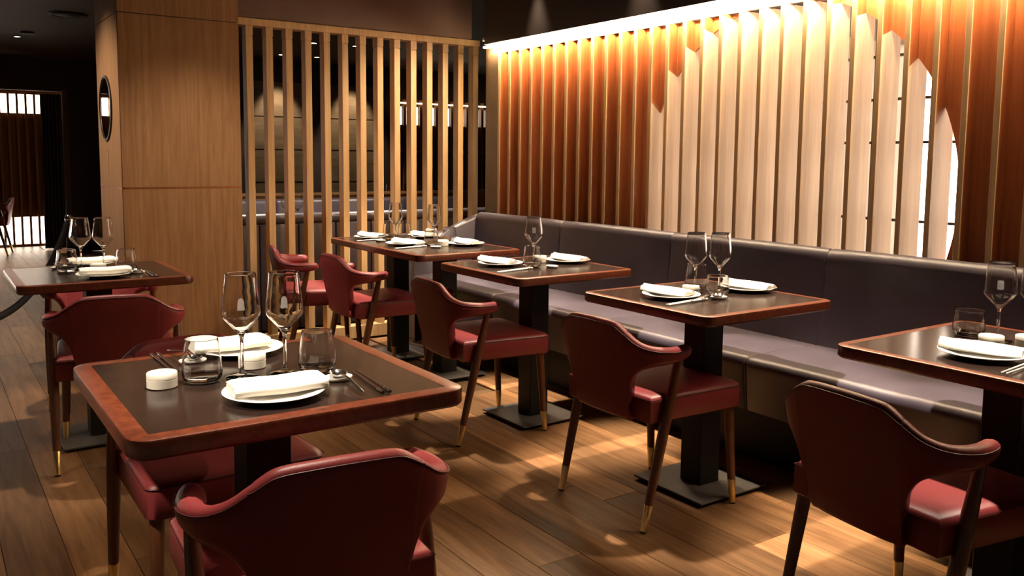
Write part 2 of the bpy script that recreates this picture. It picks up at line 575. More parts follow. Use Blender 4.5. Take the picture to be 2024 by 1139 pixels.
# ------------------------------------------------------------------ open slatted screen
scr = thing('slatted_screen', 'open oak screen of tall square posts left of the banquette', 'screen', (-5.6, 0, 0))
b = BM(); box(b, -0.065, 0.03, 1.60, 3.52, 2.096, 2.142, 0.003, 1)
obj('top_rail', b, 'oak_post', scr, smooth=False)
b = BM(); box(b, -0.065, 0.03, 1.60, 3.52, 0.0, 0.09, 0.003, 1)
obj('bottom_rail', b, 'oak_post', scr, smooth=False)
b = BM()
box(b, -0.052, 0.021, -0.0225, 0.0225, 0.09, 2.030, 0.002, 1)
post_me = mesh_of('post', b, 'oak_post', False)
b = BM(); box(b, -0.050, 0.019, -0.020, 0.020, 2.030, 2.036)
box(b, -0.053, 0.0225, -0.0238, 0.0238, 2.036, 2.096, 0.002, 1)
cap_me = mesh_of('post_cap', b, 'oak_post', False)
for k in range(14):
    p = put('post', post_me, scr, (0, 1.79 + 0.1307 * k, 0))
    put('post_cap', cap_me, p)

# ------------------------------------------------------------------ banquette
bq = thing('banquette', 'long dark blue leather banquette under the slatted wall', 'banquette', (0, 0, 0))
def cushion(x0, x1, prof, bev, mat='blue_leather'):
    """closed 2D profile (y,z) swept along x with pulled-in ends"""
    bm = BM()
    n = len(prof)
    cy = sum(p[0] for p in prof) / n
    cz = sum(p[1] for p in prof) / n
    st = [(x0, bev), (x0 + bev * 0.3, bev * 0.35), (x0 + bev, 0.0)]
    for k in range(1, 6):
        st.append((x0 + (x1 - x0) * k / 6, -0.003 if k in (2, 3, 4) else -0.002))
    st += [(x1 - bev, 0.0), (x1 - bev * 0.3, bev * 0.35), (x1, bev)]
    rings = []
    for x, inset in st:
        ring = []
        for (yy, zz) in prof:
            d = Vector((yy - cy, zz - cz))
            l = max(d.length, 1e-6)
            k = 1 - inset / l
            ring.append(bm.verts.new((x, cy + d.x * k, cz + d.y * k)))
        rings.append(ring)
    for a, c in zip(rings[:-1], rings[1:]):
        for k in range(n):
            bm.faces.new((a[k], a[(k + 1) % n], c[(k + 1) % n], c[k]))
    bm.faces.new(rings[0][::-1])
    bm.faces.new(rings[-1])
    return bm

def arc(cx, cz, r, a0, a1, n=6):
    return [(cx + r * math.cos(math.radians(a0 + (a1 - a0) * k / n)), cz + r * math.sin(math.radians(a0 + (a1 - a0) * k / n))) for k in range(n + 1)]
seat_prof = [(3.27, 0.24), (2.80, 0.24)] + arc(2.815, 0.43, 0.035, 200, 90, 7)[0:] + [(2.95, 0.47), (3.1, 0.468), (3.27, 0.46)]
back_prof = [(3.37, 0.46), (3.25, 0.46), (3.272, 0.60), (3.285, 0.72), (3.292, 0.82)] + arc(3.335, 0.843, 0.043, 190, 60, 8) + [(3.372, 0.86), (3.372, 0.6)]
seams = [-5.262, -4.27, -3.305, -2.35, -1.38, -0.42, 0.55]
for a, c in zip(seams[:-1], seams[1:]):
    obj('seat_cushion', cushion(a + 0.0005, c - 0.0005, seat_prof, 0.013), 'blue_leather', bq)
    obj('back_cushion', cushion(a + 0.0005, c - 0.0005, back_prof, 0.011), 'blue_leather', bq)
b = BM(); box(b, -5.25, 0.55, 2.90, 3.37, 0.0, 0.2385)
obj('plinth', b, 'black_steel', bq, smooth=False)
# sloping end panel at the screen end
b = BM()
prism(b, [(2.80, 0.0), (3.37, 0.0), (3.37, 0.872), (3.30, 0.858), (3.045, 0.752), (2.84, 0.700), (2.80, 0.67)], 'x', -5.345, -5.262)
es = [e for e in b.edges if abs(e.verts[0].co.x - e.verts[1].co.x) < 1e-6 and min(e.verts[0].co.z, e.verts[1].co.z) > 0.1]
bmesh.ops.bevel(b, geom=es, offset=0.022, segments=3, profile=0.5, affect='EDGES')
obj('end_panel', b, 'blue_leather', bq)

# ------------------------------------------------------------------ chair
def interp(xs, arr, t):
    for i in range(len(xs) - 1):
        if t <= xs[i + 1] or i == len(xs) - 2:
            u = (t - xs[i]) / (xs[i + 1] - xs[i])
            p0 = arr[max(0, i - 1)]; p1 = arr[i]; p2 = arr[i + 1]; p3 = arr[min(len(arr) - 1, i + 2)]
            u = max(0, min(1, u))
            return 0.5 * ((2 * p1) + (-p0 + p2) * u + (2 * p0 - 5 * p1 + 4 * p2 - p3) * u * u + (-p0 + 3 * p1 - 3 * p2 + p3) * u ** 3)

def backrest_mesh():
    K = [  # x, y, z top, z bottom, thickness
        (0.231, -0.060, 0.636, 0.586, 0.050), (0.244, -0.110, 0.637, 0.580, 0.055), (0.244, -0.165, 0.640, 0.575, 0.055),
        (0.229, -0.212, 0.646, 0.568, 0.051), (0.206, -0.240, 0.657, 0.556, 0.048), (0.186, -0.254, 0.670, 0.535, 0.046),
        (0.170, -0.262, 0.683, 0.500, 0.045), (0.160, -0.266, 0.690, 0.440, 0.044), (0.153, -0.269, 0.696, 0.372, 0.044),
        (0.124, -0.275, 0.714, 0.366, 0.044), (0.095, -0.279, 0.720, 0.365, 0.044), (0.050, -0.282, 0.722, 0.365, 0.044), (0.0, -0.283, 0.723, 0.365, 0.044)]
    idx = list(range(len(K)))
    cols = []
    N = 36
    for k in range(N + 1):
        t = (len(K) - 1) * k / N
        cols.append([interp(idx, [q[j] for q in K], t) for j in range(5)])
    full = cols + [[-c[0], c[1], c[2], c[3], c[4]] for c in cols[-2::-1]]
    bm = BM()
    rings, seam = [], []
    nf = len(full)
    for i, c in enumerate(full):
        a = full[max(0, i - 1)]; d = full[min(nf - 1, i + 1)]
        tx, ty = d[0] - a[0], d[1] - a[1]
        l = math.hypot(tx, ty) or 1
        nx, ny = ty / l, -tx / l          # outward (away from the sitter)
        if nx * c[0] + ny * (c[1] + 0.03) < 0:
            nx, ny = -nx, -ny
        x, y, zt, zb, th = c
        h = th / 2
        def pt(off, z):
            lean = (zt - z) * 0.19
            return Vector((x + nx * (off - lean), y + ny * (off - lean), z))
        ring = []
        rb = min(h * 0.8, (zt - zb) * 0.3)
        rt = min(h, (zt - zb) * 0.45)
        for q in range(7):
            z = zb + rb + (zt - rt - zb - rb) * q / 6
            ring.append(pt(h, z))
        for q in range(1, 6):
            an = PI * q / 6
            ring.append(pt(h * math.cos(an), zt - rt + rt * math.sin(an)))
        for q in range(7):
            z = zt - rt + (zb + rb - zt + rt) * q / 6
            ring.append(pt(-h, z))
        for q in range(1, 4):
            an = PI + PI * q / 4
            ring.append(pt(h * math.cos(an), zb + rb + rb * math.sin(an)))
        seam.append(pt(h * 0.93, zt - rt + rt * 0.45) + Vector((nx, ny, 0.3)) * 0.0008)
        rings.append(ring)
    # rounded arm ends
    def endcap(first, direction):
        base = rings[0] if first else rings[-1]
        cen = sum(base, Vector()) / len(base)
        out = []
        for s, f in ((0.93, 0.010), (0.75, 0.020), (0.42, 0.027)):
            out.append([cen + (p - cen) * s + direction * f for p in base])
        return out
    dr = (Vector((full[0][0], full[0][1], 0)) - Vector((full[1][0], full[1][1], 0))).normalized()
    e0 = endcap(True, dr)
    dl = (Vector((full[-1][0], full[-1][1], 0)) - Vector((full[-2][0], full[-2][1], 0))).normalized()
    e1 = endcap(False, dl)
    rings = e0[::-1] + rings + e1
    vr = [[bm.verts.new(p) for p in r] for r in rings]
    n = len(vr[0])
    for a, d in zip(vr[:-1], vr[1:]):
        for k in range(n):
            bm.faces.new((a[k], a[(k + 1) % n], d[(k + 1) % n], d[k]))
    bm.faces.new(vr[0][::-1])
    bm.faces.new(vr[-1])
    return bm, seam

def seat_mesh():
    bm = BM()
    def outline(inset):
        # plan outline, front corners rounded, slightly narrower at the back
        fw, bw, y0, y1, r = 0.236 - inset, 0.222 - inset, -0.208 + inset, 0.240 - inset, 0.03
        pts = [(-bw, y0), (bw, y0)]
        for k in range(6):
            a = math.radians(0 + 90 * k / 5)
            pts.append((fw - r + r * math.cos(a), y1 - r + r * math.sin(a)))
        for k in range(6):
            a = math.radians(90 + 90 * k / 5)
            pts.append((-fw + r + r * math.cos(a), y1 - r + r * math.sin(a)))
        return pts
    levels = [(0.006, 0.372), (0.0, 0.378), (0.0, 0.446), (0.003, 0.456), (0.012, 0.464), (0.035, 0.469), (0.10, 0.473), (0.17, 0.4745)]
    rings = [[bm.verts.new((px, py, z)) for px, py in outline(i)] for i, z in levels]
    n = len(rings[0])
    for a, d in zip(rings[:-1], rings[1:]):
        for k in range(n):
            bm.faces.new((a[k], a[(k + 1) % n], d[(k + 1) % n], d[k]))
    bm.faces.new(rings[0][::-1])
    bm.faces.new(rings[-1])
    return bm, outline(-0.001)

def make_chair(label, loc, rz, group):
    t = thing('dining_chair', label, 'chair', loc, rz, group)
    bm, seam = backrest_mesh()
    br = obj('backrest', bm, 'red_leather', t, angle=60)
    b = BM(); tube(b, seam[1:-1], 0.0016, 5)
    obj('piping', b, 'red_piping', br)
    bm, ol = seat_mesh()
    st = obj('seat', bm, 'red_leather', t, angle=50)
    b = BM(); tube(b, [(px, py, 0.4535) for px, py in ol + ol[:1]], 0.0016, 5)
    obj('piping', b, 'red_piping', st)
    for s in (-1, 1):
        for kind in ('rear', 'front'):
            if kind == 'rear':
                top, foot = Vector((s * 0.237, -0.098, 0.592)), Vector((s * 0.228, -0.235, 0.0))
                r0, r1 = 0.0145, 0.0125
            else:
                top, foot = Vector((s * 0.204, 0.200, 0.376)), Vector((s * 0.218, 0.224, 0.0))
                r0, r1 = 0.019, 0.0125
            def at(z):
                k = (z - foot.z) / (top.z - foot.z)
                return foot + (top - foot) * k
            b = BM()
            if kind == 'rear':
                zs = [0.592, 0.55, 0.46, 0.38, 0.30, 0.20, 0.095]
                rr = [0.0135, 0.0150, 0.0185, 0.0195, 0.0185, 0.0165, 0.0145]
            else:
                zs = [0.376, 0.30, 0.20, 0.095]
                rr = [0.0190, 0.0180, 0.0162, 0.0145]
            tube(b, [at(z) for z in zs], rr, 14)
            lg = obj('leg', b, 'leg_wood', t)
            b = BM(); tube(b, [at(0.0955), at(0.094), at(0.006)], [0.0140, 0.0150, 0.0118], 14)
            obj('brass_tip', b, 'brass', lg)
            b = BM(); tube(b, [at(0.007), at(0.0)], [0.0110, 0.0105], 12)
            obj('glide', b, 'black_steel', lg)
    return t

def face(fx, fy):
    """rotation that turns local +Y to the direction (fx, fy)"""
    return math.atan2(-fx, fy)

proto = make_chair('red leather armchair at the middle banquette table, its right brass-tipped leg nearest', (-2.322, 2.226, 0), 0.0, 'red dining chairs')
chairs = [
    ((-3.415, 2.172, 0), face(0.07, 1), 'red leather armchair pulled up to the table with a single wine glass'),
    ((-4.605, 2.20, 0), 0.0, 'red leather armchair at the near half of the long table by the screen'),
    ((-5.15, 2.06, 0), face(0.23, 0.97), 'red leather armchair farthest along the banquette row, turned askew beside the slatted screen'),
    ((-1.198, 2.105, 0), face(0.13, 0.97), 'red leather armchair with its back to us at the lower right, beside the right-hand table'),
    ((-1.735, 0.645, 0), face(-0.995, 0.09), 'largest red leather armchair, seen from behind in front of the nearest table'),
    ((-2.43, 0.655, 0), face(1, 0.03), 'red leather armchair tucked under the far side of the nearest table'),
    ((-3.95, 0.672, 0), face(-0.985, 0.17), 'red leather armchair seen from behind at the table by the oak pillar'),
    ((-4.53, 0.73, 0), face(1, 0.0), 'red leather armchair on the pillar side of the table by the oak pillar'),
]
for loc, rz, label in chairs:
    dup(proto, loc, rz, label)
dup(proto, (-12.75, 0.72, 0), face(-0.2, -1), 'small dark armchair in the far room before the bright slats')

# ------------------------------------------------------------------ tables
def make_table(label, loc, wx, wy, border, thick, peds, group, rz=0.0):
    t = thing('dining_table', label, 'table', loc, rz, group)
    zt, zb = 0.75, 0.75 - thick
    n = 6
    ro = rrect(wx, wy, 0.045, n)
    def inset(d, r):
        return rrect(wx - 2 * d, wy - 2 * d, r, n)
    b = BM()
    lv = [(inset(0.006, 0.039), zb), (ro, zb + 0.006), (ro, zt - 0.005), (inset(0.0016, 0.043), zt - 0.0014), (inset(0.005, 0.04), zt), (inset(border, 0.004), zt), (inset(border, 0.004), zb + 0.01)]
    rings = [[b.verts.new((px, py, z)) for px, py in pl] for pl, z in lv]
    m = len(rings[0])
    for a, d in zip(rings[:-1], rings[1:]):
        for k in range(m):
            b.faces.new((a[k], a[(k + 1) % m], d[(k + 1) % m], d[k]))
    b.faces.new(rings[0][::-1])
    obj('tabletop_frame', b, 'table_wood', t, angle=30)
    b = BM(); prism(b, inset(border + 0.0004, 0.004), 'z', zb + 0.012, zt - 0.0004)
    obj('inlay', b, 'inlay', t, smooth=False)
    for px in peds:
        b = BM(); box(b, px - 0.053, px + 0.053, -0.053, 0.053, 0.020, zb - 0.012, 0.003, 1)
        obj('pedestal_column', b, 'black_steel', t, smooth=False)
        b = BM(); box(b, px - 0.12, px + 0.12, -0.12, 0.12, zb - 0.013, zb - 0.0005, 0.002, 1)
        obj('mounting_plate', b, 'black_steel', t, smooth=False)
        b = BM(); box(b, px - 0.18, px + 0.18, -0.18, 0.18, 0.0125, 0.0205, 0.0015, 1)
        bp = obj('base_plate', b, 'plate_steel', t, smooth=False)
        b = BM(); box(b, px - 0.165, px + 0.165, -0.165, 0.165, 0.0, 0.0125)
        obj('foot_frame', b, 'black_steel', bp, smooth=False)
    return t
g = 'square dining tables'
make_table('nearest square table with a dark inlay and red-brown wooden edge', (-2.005, 0.655, 0), 0.72, 0.72, 0.040, 0.040, (0.0,), g)
make_table('square table standing by the oak pillar', (-4.21, 0.645, 0), 0.68, 0.68, 0.034, 0.036, (0.0,), g)
make_table('long four-seat table next to the slatted screen', (-4.665, 2.522, 0), 1.21, 0.68, 0.030, 0.036, (-0.30, 0.30), g)
make_table('square banquette table laid with a single visible wine glass', (-3.40, 2.467, 0), 0.70, 0.68, 0.030, 0.036, (0.0,), g)
make_table('square middle banquette table with two crossing wine glasses', (-2.305, 2.486, 0), 0.67, 0.69, 0.030, 0.036, (0.0,), g)
make_table('square banquette table cut off by the right edge of the photo', (-1.158, 2.486, 0), 0.68, 0.69, 0.030, 0.036, (0.0,), g)

# ------------------------------------------------------------------ tableware meshes
ZT0 = 0.7502
def bm_wine_bowl():
    o = [(0.0, 0.0), (0.036, 0.0), (0.0375, 0.0015), (0.036, 0.003), (0.018, 0.0055), (0.008, 0.009), (0.0048, 0.016), (0.0040, 0.03), (0.0037, 0.06), (0.0040, 0.088),
         (0.0055, 0.098), (0.010, 0.106), (0.0185, 0.116), (0.030, 0.129), (0.0395, 0.1395), (0.0438, 0.146), (0.0452, 0.152), (0.0450, 0.160), (0.0425, 0.182), (0.0392, 0.210), (0.0362, 0.236), (0.0353, 0.2452), (0.0352, 0.246),
         (0.0348, 0.2466), (0.0344, 0.246), (0.0343, 0.2452), (0.0352, 0.236), (0.0382, 0.210), (0.0415, 0.182), (0.0439, 0.160), (0.0440, 0.152), (0.0426, 0.1468), (0.0384, 0.1405), (0.029, 0.1305), (0.0175, 0.1178), (0.009, 0.1085), (0.0, 0.1055)]
    return lathe(BM(), o, 40)
def bm_tumbler():
    o = [(0.0, 0.0), (0.030, 0.0), (0.038, 0.003), (0.0435, 0.010), (0.0455, 0.020), (0.0450, 0.032), (0.0425, 0.055), (0.0385, 0.085), (0.0373, 0.0992), (0.0372, 0.100),
         (0.0368, 0.1007), (0.0363, 0.100), (0.0362, 0.0992), (0.0375, 0.085), (0.0414, 0.055), (0.0437, 0.033), (0.0438, 0.022), (0.0405, 0.0145), (0.030, 0.011), (0.0, 0.0105)]
    return lathe(BM(), o, 40)
def bm_low_tumbler():
    o = [(0.0, 0.0), (0.030, 0.0), (0.037, 0.004), (0.0445, 0.018), (0.0455, 0.026), (0.0445, 0.036), (0.0405, 0.070), (0.0401, 0.0772), (0.0400, 0.078),
         (0.0396, 0.0787), (0.0391, 0.078), (0.0390, 0.0772), (0.0395, 0.070), (0.0433, 0.037), (0.0440, 0.027), (0.0425, 0.020), (0.035, 0.0095), (0.0, 0.008)]
    return lathe(BM(), o, 40)
def bm_plate():
    o = [(0.0, 0.0), (0.055, 0.0), (0.062, 0.003), (0.090, 0.0095), (0.108, 0.0145), (0.1098, 0.0160), (0.109, 0.0172), (0.100, 0.0162), (0.078, 0.0105), (0.066, 0.0075), (0.0, 0.007)]
    return lathe(BM(), o, 56)
def bm_dish():
    return lathe(BM(), [(0, 0), (0.031, 0), (0.0328, 0.0018), (0.0328, 0.0195), (0.0318, 0.0205), (0.0, 0.0205)], 40)
def bm_lid():
    return lathe(BM(), [(0, 0.0207), (0.0318, 0.0207), (0.0328, 0.0216), (0.0328, 0.0325), (0.0315, 0.0342), (0.027, 0.0344), (0.0262, 0.0334), (0, 0.0332)], 40)
def bm_napkin(L=0.20, W=0.085, lift=0.0, bend=0.0):
    """folded linen: three stacked layers joined at one rounded fold, lying on the plate"""
    bm = BM()
    nseg = 16
    # section across the width (v, z): a flattened roll with visible layers on the open side
    sec = []
    h = 0.0075
    for a in range(90, 271, 20):
        sec.append((-W / 2 + 1.5 * h * math.cos(math.radians(a)), 1.5 * h + 1.5 * h * math.sin(math.radians(a))))
    sec += [(0.0, 0.0), (W / 2 - 0.004, 0.0), (W / 2, 0.002), (W / 2, h - 0.0012), (W / 2 - 0.005, h), (W / 2 - 0.001, h + 0.001), (W / 2 - 0.001, 2 * h - 0.001), (W / 2 - 0.006, 2 * h), (W / 2 - 0.002, 2 * h + 0.001), (W / 2 - 0.002, 3 * h - 0.002), (W / 2 - 0.005, 3 * h), (0.0, 3 * h + 0.001)]
    rings = []
    for i in range(nseg + 1):
        u = i / nseg
        x = (u - 0.5) * L
        s = 1.0
        if i == 0 or i == nseg:
            s = 0.90
        dz = lift * u ** 2 + 0.0012 * math.sin(u * 9.0)
        dy = bend * math.sin((u - 0.5) * PI)
        rings.append([bm.verts.new((x + 0.0015 * math.sin(zz * 900), vv * s + dy, (zz - 1.5 * h) * s + 1.5 * h + dz)) for vv, zz in sec])
    n = len(sec)
    for a, d in zip(rings[:-1], rings[1:]):
        for k in range(n):
            bm.faces.new((a[k], a[(k + 1) % n], d[(k + 1) % n], d[k]))
    bm.faces.new(rings[0][::-1])
    bm.faces.new(rings[-1])
    return bm
def bm_fan_napkin():
    """loosely gathered napkin: narrow at one end, spreading and rising at the other"""
    bm = BM()
    nu, nv = 20, 26
    top, bot = [], []
    for i in range(nu + 1):
        u = i / nu
        x = (u - 0.5) * 0.20
        wv = 0.030 + 0.030 * math.sin(u * PI * 0.8)
        rt, rb = [], []
        for j in range(nv + 1):
            v = j / nv * 2 - 1
            z = 0.017 * (1 - v ** 4) * (0.75 + 0.6 * (1 - u) ** 2) + 0.0022 * math.cos(v * 7 + u * 3) - 0.0055 * math.exp(-((v + 0.30 - 0.5 * u) / 0.07) ** 2)
            yy = wv * v + 0.012 * math.sin(u * 3)
            rt.append(bm.verts.new((x, yy, 0.002 + max(0.001, z))))
            rb.append(bm.verts.new((x, yy, 0.0)))
        top.append(rt); bot.append(rb)
    for i in range(nu):
        for j in range(nv):
            bm.faces.new((top[i][j], top[i + 1][j], top[i + 1][j + 1], top[i][j + 1]))
            bm.faces.new((bot[i][j], bot[i][j + 1], bot[i + 1][j + 1], bot[i + 1][j]))
        bm.faces.new((top[i][0], bot[i][0], bot[i + 1][0], top[i + 1][0]))
        bm.faces.new((top[i][nv], top[i + 1][nv], bot[i + 1][nv], bot[i][nv]))
    for r in (0, nu):
        for j in range(nv):
            q = (top[r][j], top[r][j + 1], bot[r][j + 1], bot[r][j])
            bm.faces.new(q)
    return bm
def bm_rest():
    return lathe(BM(), [(0, 0), (0.026, 0), (0.031, 0.003), (0.034, 0.0085), (0.0335, 0.0098), (0.031, 0.0088), (0.026, 0.0055), (0, 0.005)], 36, sx=1.0, sy=0.78)
def bm_spoon_bowl():
    bm = BM()
    n = 24
    P = [(1.0, 0.0), (0.85, -0.0045), (0.55, -0.009), (0.0, -0.0115)]
    Pi = [(0.0, -0.0100), (0.55, -0.0075), (0.85, -0.0032), (0.97, 0.0006)]
    return lathe(bm, [(r * 0.021, z) for r, z in (P[::-1] + Pi[::-1])], n, sx=1.45, sy=1.0)
def bm_spoon_handle():
    bm = BM()
    tube(bm, [(0.026, 0, 0.0), (0.045, 0, 0.0035), (0.08, 0, 0.002), (0.12, 0, -0.004), (0.150, 0, -0.0085), (0.158, 0, -0.0095)], [0.0028, 0.0030, 0.0042, 0.0058, 0.0068, 0.0050], 10, flat=0.3)
    return bm
def bm_stick():
    return tube(BM(), [(0, 0, 0), (0.12, 0, 0), (0.225, 0, 0)], [0.0022, 0.0030, 0.0038], 8)
def bm_stick_band():
    bm = BM()
    for a in (0.190, 0.198, 0.206):
        tube(bm, [(a, 0, 0), (a + 0.005, 0, 0)], [0.0040, 0.0041], 8)
    return bm
ME = {
    'wine': mesh_of('wine_glass', bm_wine_bowl(), 'glass', angle=38),
    'tumbler': mesh_of('tumbler', bm_tumbler(), 'glass', angle=38),
    'low': mesh_of('tumbler', bm_low_tumbler(), 'glass', angle=38),
    'plate': mesh_of('plate', bm_plate(), 'china', angle=60),
    'dish': mesh_of('pot', bm_dish(), 'china_matt'),
    'lid': mesh_of('lid', bm_lid(), 'china_matt'),
    'napkin': mesh_of('napkin', bm_napkin(), 'linen', angle=35),
    'napkin2': mesh_of('napkin', bm_napkin(0.19, 0.075, 0.012, 0.008), 'linen', angle=35),
    'fan': mesh_of('napkin', bm_fan_napkin(), 'linen', angle=70),
    'rest': mesh_of('spoon_rest', bm_rest(), 'china', angle=60),
    'sbowl': mesh_of('bowl', bm_spoon_bowl(), 'steel', angle=60),
    'shandle': mesh_of('handle', bm_spoon_handle(), 'steel', angle=60),
    'stick': mesh_of('chopstick', bm_stick(), 'dark_lacquer', angle=60),
    'stick_sheen': mesh_of('chopstick', bm_stick(), 'sheen_pale', angle=60),  # dark chopstick with its bright sheen painted as a pale colour
    'band': mesh_of('silver_band', bm_stick_band(), 'steel', angle=60),
}
# painted reflection: a small bell-shaped patch lying on the curved bowl
def glint_mesh(kind):
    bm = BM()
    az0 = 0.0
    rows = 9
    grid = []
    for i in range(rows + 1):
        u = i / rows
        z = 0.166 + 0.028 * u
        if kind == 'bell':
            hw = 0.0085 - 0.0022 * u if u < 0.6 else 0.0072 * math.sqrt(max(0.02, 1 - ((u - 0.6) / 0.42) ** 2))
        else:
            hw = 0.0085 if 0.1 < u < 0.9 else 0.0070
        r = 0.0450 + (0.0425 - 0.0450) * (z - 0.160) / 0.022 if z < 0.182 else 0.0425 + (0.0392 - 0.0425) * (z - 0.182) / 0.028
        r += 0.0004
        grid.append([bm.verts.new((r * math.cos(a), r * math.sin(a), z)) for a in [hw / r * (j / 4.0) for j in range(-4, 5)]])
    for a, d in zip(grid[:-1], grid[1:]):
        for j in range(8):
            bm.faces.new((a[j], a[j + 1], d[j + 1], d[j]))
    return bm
em_m, em_t, em_b = nt('glint_film')
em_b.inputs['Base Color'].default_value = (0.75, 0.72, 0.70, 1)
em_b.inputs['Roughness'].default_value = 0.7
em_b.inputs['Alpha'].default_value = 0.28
ME['bell'] = mesh_of('painted_glint', glint_mesh('bell'), em_m)
ME['square'] = mesh_of('painted_glint', glint_mesh('square'), em_m)

def wine(x, y, label, glint=None, s=0.96):
    o = put('wine_glass', ME['wine'], None, (x, y, ZT0))
    o.scale = (1, 1, s)
    tag(o, label, 'wine glass', 'stemmed wine glasses')
    if glint:
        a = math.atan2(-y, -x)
        put('painted_glint', ME[glint], o, (0, 0, 0), a)
    return o
def tumbler(x, y, label, low=False):
    return tag(put('tumbler', ME['low' if low else 'tumbler'], None, (x, y, ZT0)), label, 'tumbler', 'water tumblers')
def plate(x, y, label, s=1.0):
    o = tag(put('plate', ME['plate'], None, (x, y, ZT0)), label, 'plate', 'white side plates')
    o.scale = (s, s, 1)
    return o
def napkin(x, y, rz, label, kind='napkin', z=0.0158):
    return tag(put('napkin', ME[kind], None, (x, y, ZT0 + z), rz), label, 'napkin', 'folded white napkins')
def pot(x, y, label):
    t = thing('lidded_pot', label, 'pot', (x, y, ZT0), 0, 'small white lidded pots')
    put('pot', ME['dish'], t)
    put('lid', ME['lid'], t)
    return t
def rest(x, y, rz, label):
    return tag(put('spoon_rest', ME['rest'], None, (x, y, ZT0), rz), label, 'spoon rest', 'white spoon rests')
def spoon(x, y, rz, label):
    t = thing('spoon', label, 'spoon', (x, y, ZT0 + 0.0175), rz, 'spoons on rests')
    put('bowl', ME['sbowl'], t)
    put('handle', ME['shandle'], t)
    return t
def stick(x, y, rz, label, z=0.0042):
    o = tag(put('chopstick', ME['stick_sheen' if 'pale' in label else 'stick'], None, (x, y, ZT0 + z), rz), label, 'chopstick', 'chopsticks laid by the plates')
    put('silver_band', ME['band'], o)
    return o
def ang(x0, y0, x1, y1):
    return math.atan2(y1 - y0, x1 - x0)
def pair(x0, y0, x1, y1, label, sep=0.012):
    a = ang(x0, y0, x1, y1)
    nx, ny = -math.sin(a), math.cos(a)
    stick(x0, y0, a, label + ', one of two')
    stick(x0 + nx * sep, y0 + ny * sep, a + 0.02, label + ', other of two')

# nearest table
plate(-1.815, 0.622, 'white plate with a folded napkin nearest us on the nearest table', 1.0)
napkin(-1.812, 0.627, 1.50, 'folded white napkin on the front plate of the nearest table', z=0.0158)
plate(-2.275, 0.690, 'white plate on the far side of the nearest table behind the wine glasses')
napkin(-2.285, 0.660, 1.60, 'folded white napkin on the far plate of the nearest table', z=0.0158)
pot(-2.024, 0.436, 'small round white lidded pot standing alone at the left of the nearest table')
pot(-2.098, 0.664, 'small round white lidded pot between the two wine glass stems on the nearest table')
wine(-2.018, 0.615, 'left of the two tall wine glasses on the nearest table, painted reflection', 'bell', 1.0)
wine(-1.997, 0.712, 'right of the two tall wine glasses on the nearest table, painted reflection', 'bell', 1.0)
tumbler(-2.030, 0.526, 'clear tumbler left of the wine glasses on the nearest table')
tumbler(-1.971, 0.783, 'clear tumbler right of the wine glasses on the nearest table')
rest(-1.868, 0.792, 1.4, 'white oval spoon rest under the steel spoon on the nearest table')
spoon(-1.872, 0.795, ang(-1.93, 0.82, -1.667, 0.80), 'steel spoon lying on a white rest right of the front plate on the nearest table')
pair(-1.925, 0.850, -1.673, 0.824, 'dark chopstick with silver bands right of the spoon on the nearest table')
rest(-2.215, 0.552, 1.2, 'white spoon rest behind the left tumbler on the nearest table')
spoon(-2.212, 0.552, ang(-2.20, 0.55, -2.34, 0.53), 'spoon pointing away from us behind the left tumbler on the nearest table')
pair(-2.135, 0.498, -2.34, 0.500, 'dark chopstick at the far left of the nearest table')
# table by the pillar
plate(-4.03, 0.645, 'white plate on the near side of the table by the pillar')
napkin(-4.03, 0.650, 1.5, 'folded napkin on the near plate of the table by the pillar')
plate(-4.455, 0.660, 'white plate on the far side of the table by the pillar', 0.92)
napkin(-4.455, 0.660, 1.6, 'folded napkin on the far plate of the table by the pillar')
pot(-4.225, 0.655, 'small white pot between the plates on the table by the pillar')
wine(-4.325, 0.600, 'left wine glass on the table by the pillar')
wine(-4.295, 0.690, 'right wine glass on the table by the pillar')
tumbler(-4.27, 0.535, 'left tumbler on the table by the pillar')
tumbler(-4.17, 0.762, 'right tumbler on the table by the pillar')
rest(-4.07, 0.785, 1.4, 'white spoon rest right of the near plate on the table by the pillar')
spoon(-4.07, 0.785, 0.05, 'spoon on the right-hand rest on the table by the pillar')
pair(-4.12, 0.83, -3.9, 0.82, 'dark chopstick at the right of the table by the pillar')
rest(-4.40, 0.52, 1.4, 'white spoon rest at the left of the table by the pillar')
spoon(-4.40, 0.52, PI, 'spoon on the left-hand rest on the table by the pillar')
# table with a single wine glass
plate(-3.50, 2.335, 'white plate on the chair side of the single-wine-glass table')
napkin(-3.52, 2.325, 0.3, 'napkin on the chair-side plate of the single-wine-glass table', 'fan', 0.0160)
plate(-3.435, 2.70, 'white plate on the bench side of the single-wine-glass table')
napkin(-3.43, 2.705, 0.2, 'napkin on the bench-side plate of the single-wine-glass table', 'fan', 0.0160)
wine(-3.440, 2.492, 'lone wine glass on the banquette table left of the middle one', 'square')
tumbler(-3.37, 2.432, 'tumbler in line with the lone wine glass')
pot(-3.50, 2.575, 'small white pot behind the lone wine glass')
pair(-3.262, 2.170, -3.31, 2.40, 'pale silvery chopstick at the front edge of the single-wine-glass table')
rest(-3.30, 2.50, 0.0, 'white spoon rest right of the lone wine glass')
